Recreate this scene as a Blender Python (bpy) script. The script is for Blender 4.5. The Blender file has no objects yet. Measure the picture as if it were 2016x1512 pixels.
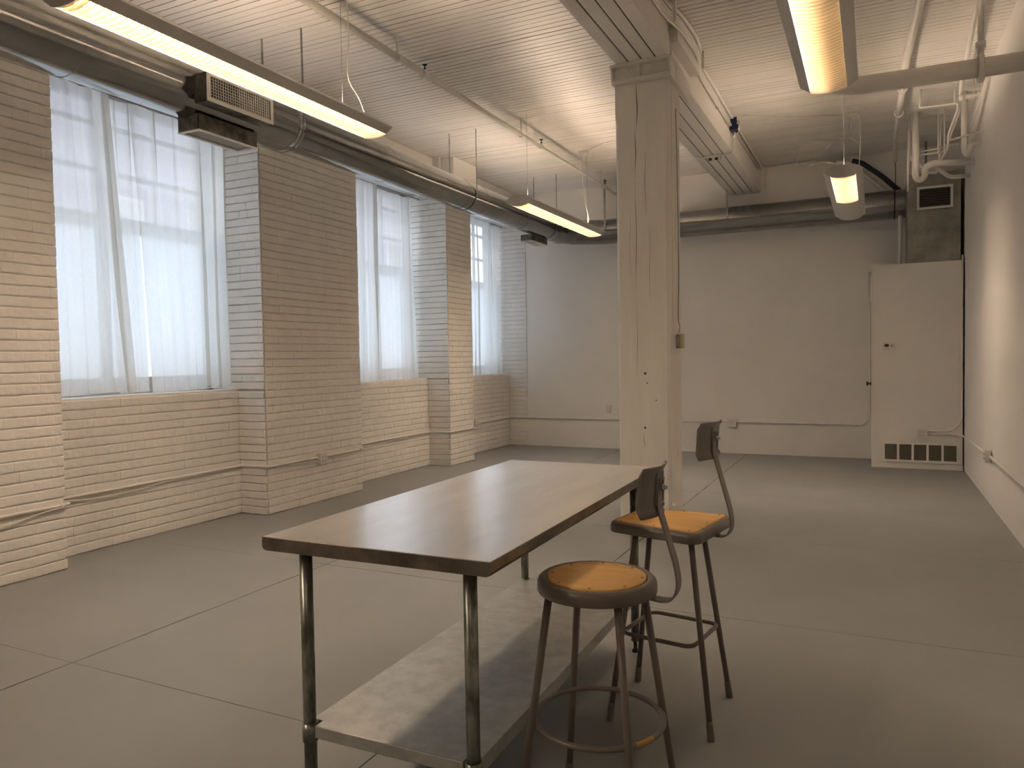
import bpy, math, random
from mathutils import Vector, Matrix
random.seed(7)
PI = math.pi
sc = bpy.context.scene
col = sc.collection

# ------------------------------------------------------------------ camera
YAW, PITCH, ROLL, FPX, CAMH = .4521, -.0344, -.0169, 1464.1, 1.46
fw = Vector((-math.sin(YAW)*math.cos(PITCH), math.cos(YAW)*math.cos(PITCH), math.sin(PITCH)))
rt0 = Vector((math.cos(YAW), math.sin(YAW), 0)); up0 = rt0.cross(fw)
rt = math.cos(ROLL)*rt0 + math.sin(ROLL)*up0
up = -math.sin(ROLL)*rt0 + math.cos(ROLL)*up0
cam_d = bpy.data.cameras.new('camera'); cam = bpy.data.objects.new('camera', cam_d); col.objects.link(cam)
cam_d.sensor_width = 36; cam_d.sensor_fit = 'HORIZONTAL'; cam_d.lens = FPX/2016*36
cam_d.clip_start = .05; cam_d.clip_end = 200
M = Matrix.Identity(4)
for i in range(3):
    M[i][0] = rt[i]; M[i][1] = up[i]; M[i][2] = -fw[i]
M[2][3] = CAMH
cam.matrix_world = M
sc.camera = cam

def project(p):
    d = Vector(p) - Vector((0, 0, CAMH)); z = d.dot(fw)
    if z < .2: return None
    return (1008 + FPX*d.dot(rt)/z, 756 - FPX*d.dot(up)/z)

# ------------------------------------------------------------------ view, world, daylight
sc.view_settings.view_transform = 'Standard'; sc.view_settings.look = 'None'
sc.view_settings.gamma = 1; sc.view_settings.use_curve_mapping = False
sc.view_settings.exposure = 1.38
sc.cycles.max_bounces = 10; sc.cycles.diffuse_bounces = 5; sc.cycles.transparent_max_bounces = 12
sc.cycles.sample_clamp_indirect = 20

TUBE_STRENGTH = 52.0
WORLD_STRENGTH = 1.9

w = bpy.data.worlds.new('world'); sc.world = w; w.use_nodes = True
nt = w.node_tree; nt.nodes.clear()
wo = nt.nodes.new('ShaderNodeOutputWorld'); bg = nt.nodes.new('ShaderNodeBackground')
tc = nt.nodes.new('ShaderNodeTexCoord'); sx = nt.nodes.new('ShaderNodeSeparateXYZ'); cr = nt.nodes.new('ShaderNodeValToRGB')
nt.links.new(tc.outputs['Generated'], sx.inputs[0]); nt.links.new(sx.outputs['Z'], cr.inputs[0])
cr.color_ramp.elements[0].position = 0.0; cr.color_ramp.elements[0].color = (.85, .90, .95, 1)
cr.color_ramp.elements[1].position = .8; cr.color_ramp.elements[1].color = (.68, .79, .94, 1)
nt.links.new(cr.outputs[0], bg.inputs[0]); bg.inputs[1].default_value = WORLD_STRENGTH
nt.links.new(bg.outputs[0], wo.inputs[0])

# the two rows of ceiling lights go on behind the camera; those fixtures light the near half of the room
for x_, y_, e_ in ((-3.44, -1.1, 26), (-.24, -1.1, 2)):
    ld = bpy.data.lights.new('rear_fixture_light', 'AREA'); ld.shape = 'RECTANGLE'; ld.size = .3; ld.size_y = 2.4
    ld.energy = e_; ld.color = (1, .765, .575)
    lo_ = bpy.data.objects.new('rear_fixture_light', ld); col.objects.link(lo_); lo_.location = (x_, y_, 3.1)

# ------------------------------------------------------------------ materials
def new_mat(name):
    m = bpy.data.materials.new(name); m.use_nodes = True
    n = m.node_tree.nodes; b = n['Principled BSDF']
    return m, m.node_tree, n, b

def pmat(name, c, rough=.5, metal=0, bump=0, bscale=40, var=0, vscale=3, c2=None, stretch=(1, 1, 1), spec=None, detail=4):
    m, t, n, b = new_mat(name)
    b.inputs['Roughness'].default_value = rough; b.inputs['Metallic'].default_value = metal
    if spec is not None: b.inputs['Specular IOR Level'].default_value = spec
    b.inputs['Base Color'].default_value = (*c, 1)
    tcn = n.new('ShaderNodeTexCoord'); mp = n.new('ShaderNodeMapping'); mp.inputs['Scale'].default_value = stretch
    t.links.new(tcn.outputs['Object'], mp.inputs[0])
    if var or c2:
        ns = n.new('ShaderNodeTexNoise'); ns.inputs['Scale'].default_value = vscale; ns.inputs['Detail'].default_value = detail
        t.links.new(mp.outputs[0], ns.inputs[0])
        r = n.new('ShaderNodeValToRGB'); r.color_ramp.elements[0].position = .35; r.color_ramp.elements[1].position = .68
        a = c2 if c2 else tuple(x*(1-var) for x in c)
        r.color_ramp.elements[0].color = (*a, 1); r.color_ramp.elements[1].color = (*c, 1)
        t.links.new(ns.outputs[0], r.inputs[0]); t.links.new(r.outputs[0], b.inputs['Base Color'])
    if bump:
        nb = n.new('ShaderNodeTexNoise'); nb.inputs['Scale'].default_value = bscale; nb.inputs['Detail'].default_value = 5
        t.links.new(mp.outputs[0], nb.inputs[0])
        bp = n.new('ShaderNodeBump'); bp.inputs['Strength'].default_value = bump; bp.inputs['Distance'].default_value = .01
        t.links.new(nb.outputs[0], bp.inputs['Height']); t.links.new(bp.outputs[0], b.inputs['Normal'])
    return m

def speckle(m, scale, thr, colr, stretch=(1, 1, 1)):
    """small dark marks with a shape of their own: nail holes, chips, knots"""
    t = m.node_tree; n = t.nodes; b = n['Principled BSDF']
    tcn = n.new('ShaderNodeTexCoord'); mp = n.new('ShaderNodeMapping'); mp.inputs['Scale'].default_value = stretch
    t.links.new(tcn.outputs['Object'], mp.inputs[0])
    v = n.new('ShaderNodeTexVoronoi'); v.inputs['Scale'].default_value = scale
    t.links.new(mp.outputs[0], v.inputs['Vector'])
    wn = n.new('ShaderNodeMath'); wn.operation = 'GREATER_THAN'; wn.inputs[1].default_value = .72
    sp = n.new('ShaderNodeSeparateColor'); t.links.new(v.outputs['Color'], sp.inputs[0]); t.links.new(sp.outputs[0], wn.inputs[0])
    lt = n.new('ShaderNodeMath'); lt.operation = 'LESS_THAN'; lt.inputs[1].default_value = thr
    t.links.new(v.outputs['Distance'], lt.inputs[0])
    mu = n.new('ShaderNodeMath'); mu.operation = 'MULTIPLY'; t.links.new(wn.outputs[0], mu.inputs[0]); t.links.new(lt.outputs[0], mu.inputs[1])
    mx = n.new('ShaderNodeMix'); mx.data_type = 'RGBA'
    old = b.inputs['Base Color'].links
    if old: t.links.new(old[0].from_socket, mx.inputs[6])
    else: mx.inputs[6].default_value = b.inputs['Base Color'].default_value
    mx.inputs[7].default_value = (*colr, 1)
    t.links.new(mu.outputs[0], mx.inputs[0]); t.links.new(mx.outputs[2], b.inputs['Base Color'])
    return m

WHITE = (.80, .775, .73)
m_plaster = pmat('plaster', WHITE, .6, bump=.18, bscale=7, var=.05, vscale=1.6)
m_brick = speckle(pmat('painted brick', (.78, .755, .715), .5, bump=.4, bscale=22, var=.07, vscale=5), 9, .035, (.03, .025, .02))
m_mortar = pmat('painted mortar', (.62, .59, .54), .6, bump=.3, bscale=40)
m_plank = speckle(pmat('painted plank', (.82, .79, .74), .36, bump=.35, bscale=14, var=.06, vscale=4, stretch=(.5, 3, 1)), 3.2, .02, (.05, .04, .03), (.6, 1.6, 1))
m_gapd = pmat('dark gap', (.035, .028, .02), .95)
m_beam = speckle(pmat('painted timber', (.78, .75, .70), .5, bump=.3, bscale=12, var=.06, vscale=3, stretch=(3, .4, 3)), 5, .03, (.07, .055, .04))
m_iron = pmat('painted iron', (.70, .675, .62), .5, bump=.3, bscale=30)
m_trim = pmat('painted trim', (.79, .77, .72), .5, bump=.15, bscale=20)
m_pipe = pmat('painted pipe', (.78, .75, .70), .4, bump=.12, bscale=30, var=.05)
m_pvc = pmat('white plastic pipe', (.76, .73, .68), .35)
m_greypipe = pmat('grey pipe', (.42, .42, .41), .4)
m_floor = pmat('grey floor paint', (.275, .28, .27), .5, bump=.12, bscale=5, var=.08, vscale=1.6, detail=8, spec=.28)
speckle(m_floor, 2.6, .012, (.05, .05, .045))
m_joint = pmat('floor joint dirt', (.07, .065, .055), .9)
m_black = pmat('black plastic', (.015, .014, .013), .45)
m_rubber = pmat('black pipe insulation', (.02, .02, .02), .7)
m_cap = pmat('grey white enamel', (.56, .54, .51), .42)
m_blade, t, n, b = new_mat('lamp-tinted translucent louver')
n.remove(b); tl = n.new('ShaderNodeBsdfTranslucent'); tl.inputs[0].default_value = (.52, .45, .32, 1)  # white blades; the lamps' yellow glow is put into their colour
df = n.new('ShaderNodeBsdfDiffuse'); df.inputs[0].default_value = (.34, .30, .22, 1); mx = n.new('ShaderNodeMixShader'); mx.inputs[0].default_value = .35
t.links.new(tl.outputs[0], mx.inputs[1]); t.links.new(df.outputs[0], mx.inputs[2]); t.links.new(mx.outputs[0], n['Material Output'].inputs[0])
m_refl = pmat('white reflector', (.85, .84, .80), .4)
m_cord = pmat('white cord', (.72, .68, .60), .5)
m_wire = pmat('steel wire', (.45, .44, .42), .4, metal=.7)
m_box = pmat('ivory plastic', (.70, .67, .60), .4)
m_slot = pmat('dark slot', (.04, .035, .03), .6)
m_blue = pmat('navy plastic', (.012, .02, .07), .4)
m_yellow = pmat('faded yellow plate', (.50, .44, .24), .5)
m_seatm = pmat('taupe steel paint', (.185, .155, .132), .33, bump=.05, bscale=60, var=.12, vscale=6)
m_wood = pmat('plywood seat', (.80, .47, .15), .35, var=.0, c2=(.66, .36, .09), vscale=5, stretch=(1, 4, 1), bump=.05)
m_seam = pmat('dark red gap', (.05, .012, .008), .6)
m_screw = pmat('dark screw', (.12, .07, .03), .5)
m_worn = pmat('ochre worn paint', (.42, .24, .05), .5)
m_sky_glass, t, n, b = new_mat('window glass')
n.remove(b); tr = n.new('ShaderNodeBsdfTransparent'); gl = n.new('ShaderNodeBsdfGlossy'); gl.inputs['Roughness'].default_value = .03
mx = n.new('ShaderNodeMixShader'); mx.inputs[0].default_value = .06
t.links.new(tr.outputs[0], mx.inputs[1]); t.links.new(gl.outputs[0], mx.inputs[2]); t.links.new(mx.outputs[0], n['Material Output'].inputs[0])
m_frost, t, n, b = new_mat('frosted glass')
n.remove(b); tl = n.new('ShaderNodeBsdfTranslucent'); tl.inputs[0].default_value = (.80, .83, .84, 1)
df = n.new('ShaderNodeBsdfTransparent'); mx = n.new('ShaderNodeMixShader'); mx.inputs[0].default_value = .25
t.links.new(tl.outputs[0], mx.inputs[1]); t.links.new(df.outputs[0], mx.inputs[2]); t.links.new(mx.outputs[0], n['Material Output'].inputs[0])
m_curtain, t, n, b = new_mat('sheer white cotton')
n.remove(b); tl = n.new('ShaderNodeBsdfTranslucent'); tl.inputs[0].default_value = (.93, .93, .91, 1)
df = n.new('ShaderNodeBsdfDiffuse'); df.inputs[0].default_value = (.80, .79, .75, 1)
tr = n.new('ShaderNodeBsdfTransparent')
m1 = n.new('ShaderNodeMixShader'); m1.inputs[0].default_value = .38; m2 = n.new('ShaderNodeMixShader')
wv = n.new('ShaderNodeTexNoise'); wv.inputs['Scale'].default_value = 60
mr = n.new('ShaderNodeMapRange'); mr.inputs[3].default_value = .10; mr.inputs[4].default_value = .24
t.links.new(wv.outputs[0], mr.inputs[0]); t.links.new(mr.outputs[0], m2.inputs[0])
t.links.new(tl.outputs[0], m1.inputs[1]); t.links.new(df.outputs[0], m1.inputs[2])
t.links.new(m1.outputs[0], m2.inputs[1]); t.links.new(tr.outputs[0], m2.inputs[2]); t.links.new(m2.outputs[0], n['Material Output'].inputs[0])
m_tube, t, n, b = new_mat('lit fluorescent tube')
b.inputs['Base Color'].default_value = (.8, .8, .8, 1); b.inputs['Emission Color'].default_value = (1, .765, .575, 1); b.inputs['Emission Strength'].default_value = TUBE_STRENGTH

def metal_mat(name, c1, c2, rough, scale, stretch=(1, 1, 1), r2=None, aniso=0, bump=0, metal=1):
    m, t, n, b = new_mat(name)
    b.inputs['Metallic'].default_value = metal
    tcn = n.new('ShaderNodeTexCoord'); mp = n.new('ShaderNodeMapping'); mp.inputs['Scale'].default_value = stretch
    t.links.new(tcn.outputs['Object'], mp.inputs[0])
    ns = n.new('ShaderNodeTexNoise'); ns.inputs['Scale'].default_value = scale; ns.inputs['Detail'].default_value = 6; ns.inputs['Roughness'].default_value = .65
    t.links.new(mp.outputs[0], ns.inputs[0])
    r = n.new('ShaderNodeValToRGB'); r.color_ramp.elements[0].position = .36; r.color_ramp.elements[1].position = .62
    r.color_ramp.elements[0].color = (*c1, 1); r.color_ramp.elements[1].color = (*c2, 1)
    t.links.new(ns.outputs[0], r.inputs[0]); t.links.new(r.outputs[0], b.inputs['Base Color'])
    q = n.new('ShaderNodeMapRange'); q.inputs[3].default_value = r2 if r2 else rough*1.3; q.inputs[4].default_value = rough*.8
    t.links.new(ns.outputs[0], q.inputs[0]); t.links.new(q.outputs[0], b.inputs['Roughness'])
    if aniso:
        b.inputs['Anisotropic'].default_value = aniso
    if bump:
        bp = n.new('ShaderNodeBump'); bp.inputs['Strength'].default_value = bump; bp.inputs['Distance'].default_value = .005
        t.links.new(ns.outputs[0], bp.inputs['Height']); t.links.new(bp.outputs[0], b.inputs['Normal'])
    return m
m_duct = metal_mat('galvanised duct steel', (.28, .285, .28), (.36, .365, .36), .14, 2.0, (1, 1, 1), .20)
m_ductbox = metal_mat('dull galvanised box', (.10, .10, .085), (.26, .26, .23), .5, 9)
m_rise = metal_mat('galvanised riser', (.25, .25, .22), (.37, .37, .33), .45, 4)
m_strap = metal_mat('zinc strap', (.22, .22, .21), (.42, .42, .41), .5, 8)
m_steel = metal_mat('stainless worktop', (.85, .83, .80), (.94, .93, .91), .20, 3.0, (3, .5, 1), .30, bump=.01, metal=.72)
m_steeledge = metal_mat('darkened stainless rim', (.15, .125, .10), (.25, .22, .19), .38, 7)  # same steel as the top; its reflection of the dark room is coloured in
m_leg = metal_mat('galvanised leg tube', (.12, .125, .10), (.36, .38, .34), .30, 22, (1, 1, .35), metal=.85)
m_shelf = metal_mat('galvanised shelf', (.40, .405, .38), (.50, .51, .48), .40, 13, r2=.52, metal=.7)

# ------------------------------------------------------------------ mesh helpers
class MB:
    def __init__(s): s.v = []; s.f = []; s.sm = []
    def add(s, v, f, smooth=False):
        o = len(s.v); s.v += [tuple(p) for p in v]
        for q in f: s.f.append(tuple(i+o for i in q)); s.sm.append(smooth)
        return s
    def box(s, x0, x1, y0, y1, z0, z1):
        v = [(x0, y0, z0), (x1, y0, z0), (x1, y1, z0), (x0, y1, z0), (x0, y0, z1), (x1, y0, z1), (x1, y1, z1), (x0, y1, z1)]
        return s.add(v, [(0, 3, 2, 1), (4, 5, 6, 7), (0, 1, 5, 4), (1, 2, 6, 5), (2, 3, 7, 6), (3, 0, 4, 7)])
    def prism(s, prof, axis, a, b, smooth=False):
        """closed 2-D profile extruded along an axis"""
        n = len(prof)
        def P(u, w, t):
            return {'x': (t, u, w), 'y': (u, t, w), 'z': (u, w, t)}[axis]
        v = [P(u, w, a) for u, w in prof] + [P(u, w, b) for u, w in prof]
        o = len(s.v); s.v += v
        for i in range(n):
            j = (i+1) % n; s.f.append((o+i, o+j, o+n+j, o+n+i)); s.sm.append(smooth)
        s.f.append(tuple(o+i for i in reversed(range(n)))); s.sm.append(False)
        s.f.append(tuple(o+n+i for i in range(n))); s.sm.append(False)
        return s
    def tube(s, pts, r, seg=10, closed=False, caps=True):
        pts = [Vector(p) for p in pts]; n = len(pts)
        rr = r if isinstance(r, (list, tuple)) else [r]*n
        rings = []; pn = None
        for i, p in enumerate(pts):
            if closed: tg = (pts[(i+1) % n]-pts[i-1])
            else: tg = pts[min(i+1, n-1)]-pts[max(i-1, 0)]
            tg.normalize()
            if pn is None:
                a = Vector((0, 0, 1)) if abs(tg.z) < .9 else Vector((1, 0, 0))
                pn = (a - tg*a.dot(tg)).normalized()
            else:
                pn = (pn - tg*pn.dot(tg)).normalized()
            bn = tg.cross(pn)
            rings.append([p+(pn*math.cos(k*2*PI/seg)+bn*math.sin(k*2*PI/seg))*rr[i] for k in range(seg)])
        o = len(s.v)
        for g in rings: s.v += [tuple(q) for q in g]
        m = n if closed else n-1
        for i in range(m):
            for k in range(seg):
                a = o+i*seg+k; b2 = o+i*seg+(k+1) % seg; j = (i+1) % n
                s.f.append((a, b2, o+j*seg+(k+1) % seg, o+j*seg+k)); s.sm.append(True)
        if caps and not closed:
            s.f.append(tuple(o+k for k in reversed(range(seg)))); s.sm.append(False)
            s.f.append(tuple(o+(n-1)*seg+k for k in range(seg))); s.sm.append(False)
        return s
    def lathe(s, prof, c, seg=48, smooth=True):
        o = len(s.v); n = len(prof)
        for k in range(seg):
            a = 2*PI*k/seg
            for r, z in prof: s.v.append((c[0]+r*math.cos(a), c[1]+r*math.sin(a), c[2]+z))
        for k in range(seg):
            k2 = (k+1) % seg
            for i in range(n-1):
                s.f.append((o+k*n+i, o+k2*n+i, o+k2*n+i+1, o+k*n+i+1)); s.sm.append(smooth)
        return s
    def build(s, name, mat, parent=None, bevel=0, **tags):
        me = bpy.data.meshes.new(name); me.from_pydata(s.v, [], s.f); me.update()
        me.polygons.foreach_set('use_smooth', s.sm)
        me.materials.append(mat)
        return link(name, me, parent, bevel, **tags)

def link(name, me, parent=None, bevel=0, **tags):
    ob = bpy.data.objects.new(name, me); col.objects.link(ob)
    if parent is not None: ob.parent = parent
    if bevel:
        bm_ = ob.modifiers.new('bevel', 'BEVEL'); bm_.width = bevel; bm_.segments = 2; bm_.limit_method = 'ANGLE'; bm_.angle_limit = .7
    for k, v in tags.items(): ob[k] = v
    return ob

def thing(name, label, cat, loc=(0, 0, 0), rz=0, group=None):
    o = bpy.data.objects.new(name, None); col.objects.link(o); o.empty_display_size = .1
    o.location = loc; o.rotation_euler = (0, 0, rz); o['label'] = label; o['category'] = cat
    if group: o['group'] = group
    return o
def tg(label, cat, group=None):
    d = dict(label=label, category=cat)
    if group: d['group'] = group
    return d

def rounded(pts, rad, n=5):
    """polyline with rounded corners"""
    pts = [Vector(p) for p in pts]; out = [pts[0]]
    for i in range(1, len(pts)-1):
        a, b, c = pts[i-1], pts[i], pts[i+1]
        d1 = (a-b); d2 = (c-b); r = min(rad, d1.length*.45, d2.length*.45)
        p, q = b+d1.normalized()*r, b+d2.normalized()*r
        for k in range(n+1):
            u = k/n; out.append(p*(1-u)**2+b*2*u*(1-u)+q*u*u)
    out.append(pts[-1]); return out
def smooth_curve(pts, n=8):
    pts = [Vector(p) for p in pts]; P = [pts[0]]+pts+[pts[-1]]; out = []
    for i in range(1, len(P)-2):
        for k in range(n):
            u = k/n; a, b, c, d = P[i-1], P[i], P[i+1], P[i+2]
            out.append(.5*((2*b)+(c-a)*u+(2*a-5*b+4*c-d)*u*u+(3*b-3*c+d-a)*u**3))
    out.append(pts[-1]); return out
def circle(cx, cy, cz, r, n=40):
    return [(cx+r*math.cos(2*PI*k/n), cy+r*math.sin(2*PI*k/n), cz) for k in range(n)]

# ------------------------------------------------------------------ room dimensions
XR, XP, XW, YB, ZC = 1.0, -5.2, -5.53, 11.3, 4.15
YREAR = -6.0
PIERS = [(YREAR, 3.36), (5.34, 6.80), (8.76, 9.43)]
RECS = [(3.36, 5.34), (6.80, 8.76), (9.43, 11.30)]
ZS, ZT, XG = 1.2, 3.75, -5.90

# floor: slab plus painted panels with open joints
fl = MB().box(-5.9, XR, YREAR, YB, -.12, -.0012).build('floor', m_joint, kind='structure')
gx = [-5.56, -3.545, -1.66, 1.0]; gy = [YREAR, -1.5, .38, 2.295, 4.185, 6.08, 7.98, 9.88, 11.3]
for i in range(len(gx)-1):
    for j in range(len(gy)-1):
        x0, x1, y0, y1 = gx[i]+.0032, gx[i+1]-.0032, gy[j]+.0016, gy[j+1]-.0016
        if i == 0: x0 = -5.6
        if i == len(gx)-2: x1 = XR
        n1 = 14; ring = []
        rnd = lambda a: random.choice([0, 0, .0008, .002])*random.random()*a
        for k in range(n1): ring.append((x0+(x1-x0)*k/n1, y0+rnd(1)))
        for k in range(n1): ring.append((x1-rnd(2.6), y0+(y1-y0)*k/n1))
        for k in range(n1): ring.append((x1-(x1-x0)*k/n1, y1-rnd(1)))
        for k in range(n1): ring.append((x0+rnd(2.6), y1-(y1-y0)*k/n1))
        m_ = MB(); m_.prism(ring, 'z', -.0011, 0)
        m_.build('panel', m_floor, fl)

# walls
MB().box(-5.95, XR+.15, YB, YB+.2, -.12, ZC+.1).build('wall_back', m_plaster, kind='structure')
MB().box(XR, XR+.15, YREAR, YB, -.12, ZC+.1).build('wall_right', m_plaster, kind='structure')
MB().box(-5.95, XR+.15, YREAR-.2, YREAR, -.12, ZC+.1).build('wall_rear', m_plaster, kind='structure')
wl = MB()
IN = .012
for a, b_ in PIERS: wl.box(XG-.25, XP-IN, a, b_-IN, -.1, ZT)
for a, b_ in RECS: wl.box(XG-.25, XW-IN, a-IN, b_, -.1, ZS-.01)
wl.box(XG-.25, XW, YREAR, YB, ZT, ZC+.05)
wall_left = wl.build('wall_left', m_mortar, kind='structure')
MB().box(XW, -5.285, YREAR, YB, ZT-.02, ZC-.001).build('trim_1', m_trim, kind='structure')
# window sills (painted ledge)
for i, (a, b_) in enumerate(RECS):
    s_ = MB(); n_ = 10
    for k in range(n_):
        ya = a+(b_-a)*k/n_; yb2 = a+(b_-a)*(k+1)/n_
        s_.box(XG, XW-.02-random.random()*.012, ya, yb2, ZS-.012, ZS+.004+random.random()*.004)
    s_.build('trim_%d' % (i+2), m_trim, kind='structure')

# ------------------------------------------------------------------ bricks
BH, BL = .0745, .212
def brick_variant(seed, L):
    r = random.Random(seed); nx = 4; v = []; f = []
    jz = .0026; e = .0042; D = .011
    prev = r.uniform(-.001, .001)
    for i in range(nx):
        x = L*i/(nx-1)
        lo = r.uniform(-.0022, .0030); hi = r.uniform(-.0030, .0022); dp = D+r.uniform(-.0016, .0012)
        if i in (0, nx-1): dp -= (.0024 if seed % 5 == 0 else 0); xx = x+(-.0006 if i == 0 else .0006)
        else: xx = x+r.uniform(-.012, .012)
        v += [(xx, -.002, jz*.6), (xx, dp*.62, jz+lo), (xx, dp, jz+e*1.6+lo), (xx, dp, BH-jz-e*1.6+hi), (xx, dp*.62, BH-jz+hi), (xx, -.002, BH-jz*.6)]
    for i in range(nx-1):
        for k in range(5):
            a = i*6+k; f.append((a, a+6, a+7, a+1))
    f.append((0, 1, 2, 3, 4, 5)); o = (nx-1)*6; f.append((o+5, o+4, o+3, o+2, o+1, o))
    return v, f
VAR = [brick_variant(s, BL) for s in range(14)] ; VARH = [brick_variant(100+s, BL/2) for s in range(6)]
placed = []   # (matrix4, variant verts, faces, area, key)
def lay(face, a0, a1, z0, z1, base, flip, phase=0):
    """face 'x': wall plane x=base facing +x, runs along y.  face 'y': plane y=base facing -y, runs along x"""
    rows = int(round((z1-z0)/BH))
    for r in range(rows):
        z = z0+r*BH; ri = int(round(z/BH))
        head = ri % 7 == 3
        step = BL/2 if head else BL
        off = -(BL*.5 if ri % 2 else 0) - ((ri*37) % 5)*.004 + phase
        a = a0+off
        while a < a1-.004:
            head = (ri % 7 == 3) or random.random() < .10; step = (BL/2 if head else BL*random.uniform(.93, 1.04))
            s, e = max(a, a0), min(a+step, a1)
            if e-s > .02:
                key = random.randrange(len(VARH)) if head else random.randrange(len(VAR))
                sc_ = (e-s)/(BL/2 if head else BL)
                zj = random.uniform(-.0012, .0012)
                if face == 'x': mat = Matrix(((0, 1, 0, base-IN), (-1, 0, 0, e), (0, 0, 1, z+zj), (0, 0, 0, 1)))
                else: mat = Matrix(((-1, 0, 0, e), (0, -1, 0, base+IN), (0, 0, 1, z+zj), (0, 0, 0, 1)))
                if face == 'y': mat = Matrix(((-1, 0, 0, e), (0, -1, 0, base+IN*0), (0, 0, 1, z+zj), (0, 0, 0, 1)))
                if face == 'x': cs = [(base, s, z), (base, e, z), (base, e, z+BH), (base, s, z+BH)]
                else: cs = [(s, base, z), (e, base, z), (e, base, z+BH), (s, base, z+BH)]
                pj = [project(c) for c in cs]; area = 0
                if all(pj) and all(-40 < p[0] < 2056 and -20 < p[1] < 1532 for p in pj) and z < 3.45 + (base+5.2)*-.3:
                    cx = sum(p[0] for p in pj)/4; 
                    area = abs(sum(pj[i][0]*pj[(i+1) % 4][1]-pj[(i+1) % 4][0]*pj[i][1] for i in range(4))/2)
                    if cx < 0: area = 0
                placed.append((mat @ Matrix.Diagonal((sc_, 1, 1, 1)), 'h' if head else 's', key, area))
            a += step
for a, b_ in PIERS: lay('x', max(a, .9), b_, 0, ZT-.01, XP, False)
for a, b_ in RECS: lay('x', a, b_, 0, ZS-.002, XW, False, .07)
for a, b_ in RECS:
    yj = b_ - (IN if b_ < YB-.01 else .0)
    lay('y', XW+.001, XP, 0, ZS, yj, True)
    lay('y', XG+.02, XP, ZS, ZT-.01, yj, True)
order = sorted(range(len(placed)), key=lambda i: -placed[i][3])
single = set(order[:300])
vm = {}
def vmesh(kind, key):
    if (kind, key) not in vm:
        v, f = (VARH if kind == 'h' else VAR)[key]
        me = bpy.data.meshes.new('brick'); me.from_pydata(v, [], f); me.update(); me.materials.append(m_brick); vm[(kind, key)] = me
    return vm[(kind, key)]
rest = MB()
for i, (mat, kind, key, area) in enumerate(placed):
    if i in single:
        o = bpy.data.objects.new('brick', vmesh(kind, key)); col.objects.link(o); o.parent = wall_left; o.matrix_local = mat
    else:
        v, f = (VARH if kind == 'h' else VAR)[key]
        rest.add([tuple(mat @ Vector(p)) for p in v], f)
rest.build('brick', m_brick, wall_left, kind='stuff')

# ------------------------------------------------------------------ ceiling: backing and tongue-and-groove planks
ceil = MB().box(-5.95, XR+.15, YREAR-.2, YB+.2, ZC+.014, ZC+.15).build('ceiling', m_gapd, kind='structure')
MB().box(-5.5, XR, YREAR, 2.52, ZC, ZC+.014).build('ceiling_board', m_plank, ceil)
PW = .0725
m_groove = pmat('dark brown groove side', (.17, .12, .08), .8)  # groove sides are a darker brown than the plank faces
def plank_mesh(seed, L):
    r = random.Random(seed); m_ = MB()
    g = r.choice([.0012, .0024, .0034, .0042]); c = r.uniform(.002, .004); t = r.uniform(0, .0015)
    prof = [(g, .014), (g, t+.0016), (g+c, t), (PW-g-c, t), (PW-g, t+.0016), (PW-g, .014)]
    n_ = 8; v = []
    for k in range(n_+1):
        x = L*k/n_; dz = r.uniform(-.0005, .0005); dy = r.uniform(-.0004, .0004)
        v += [(x, p[0]+(dy if 0 < i < 5 else 0), p[1]+(dz if 1 < i < 4 else 0)) for i, p in enumerate(prof)]
    f = []
    for k in range(n_):
        for i in range(5): a = k*6+i; f.append((a, a+6, a+7, a+1))
    m_.add(v, f)
    me = bpy.data.meshes.new('plank'); me.from_pydata(m_.v, [], m_.f); me.update(); me.materials.append(m_plank); me.materials.append(m_groove)
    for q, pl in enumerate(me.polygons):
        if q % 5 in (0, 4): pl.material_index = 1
    return me
LL, LR = 5.285-1.86, 1.0+1.45
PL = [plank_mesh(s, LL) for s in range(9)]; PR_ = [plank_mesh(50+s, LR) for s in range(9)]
y = 2.52; k = 0
while y < YB-.01:
    s_ = min(1, (YB-y)/PW)
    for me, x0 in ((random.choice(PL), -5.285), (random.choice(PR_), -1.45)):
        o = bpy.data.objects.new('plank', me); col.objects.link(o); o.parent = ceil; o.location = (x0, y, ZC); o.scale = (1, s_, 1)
    y += PW; k += 1

# ------------------------------------------------------------------ timber beams and column
def beam(y0, y1, xs, zb, label):
    b_ = thing('ceiling_beam', label, 'beam', (sum(xs)/2, y0, zb))
    wdt = (xs[1]-xs[0])/4
    for k in range(4):
        a = xs[0]+k*wdt-(xs[0]+xs[1])/2
        n_ = 12; m_ = MB()
        for q in range(n_):
            pass
        g = .005
        m_.prism([(a+g, .35), (a+g, .006), (a+g+.006, random.uniform(0, .002)), (a+wdt-g-.006, random.uniform(0, .002)), (a+wdt-g, .006), (a+wdt-g, .35)], 'y', 0, y1-y0)
        m_.build('timber', m_beam, b_)
    MB().box(xs[0]-(xs[0]+xs[1])/2+.01, xs[1]-(xs[0]+xs[1])/2-.01, .01, y1-y0-.01, .010, .35).build('core', m_gapd, b_)
    return b_
beam(YREAR, 5.87, (-1.862, -1.425), 3.80, 'white painted timber beam of four planks running from overhead to the iron column cap')
beam(6.05, YB, (-1.90, -1.452), 3.785, 'white painted timber beam of four planks from the column to the back wall')

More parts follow.
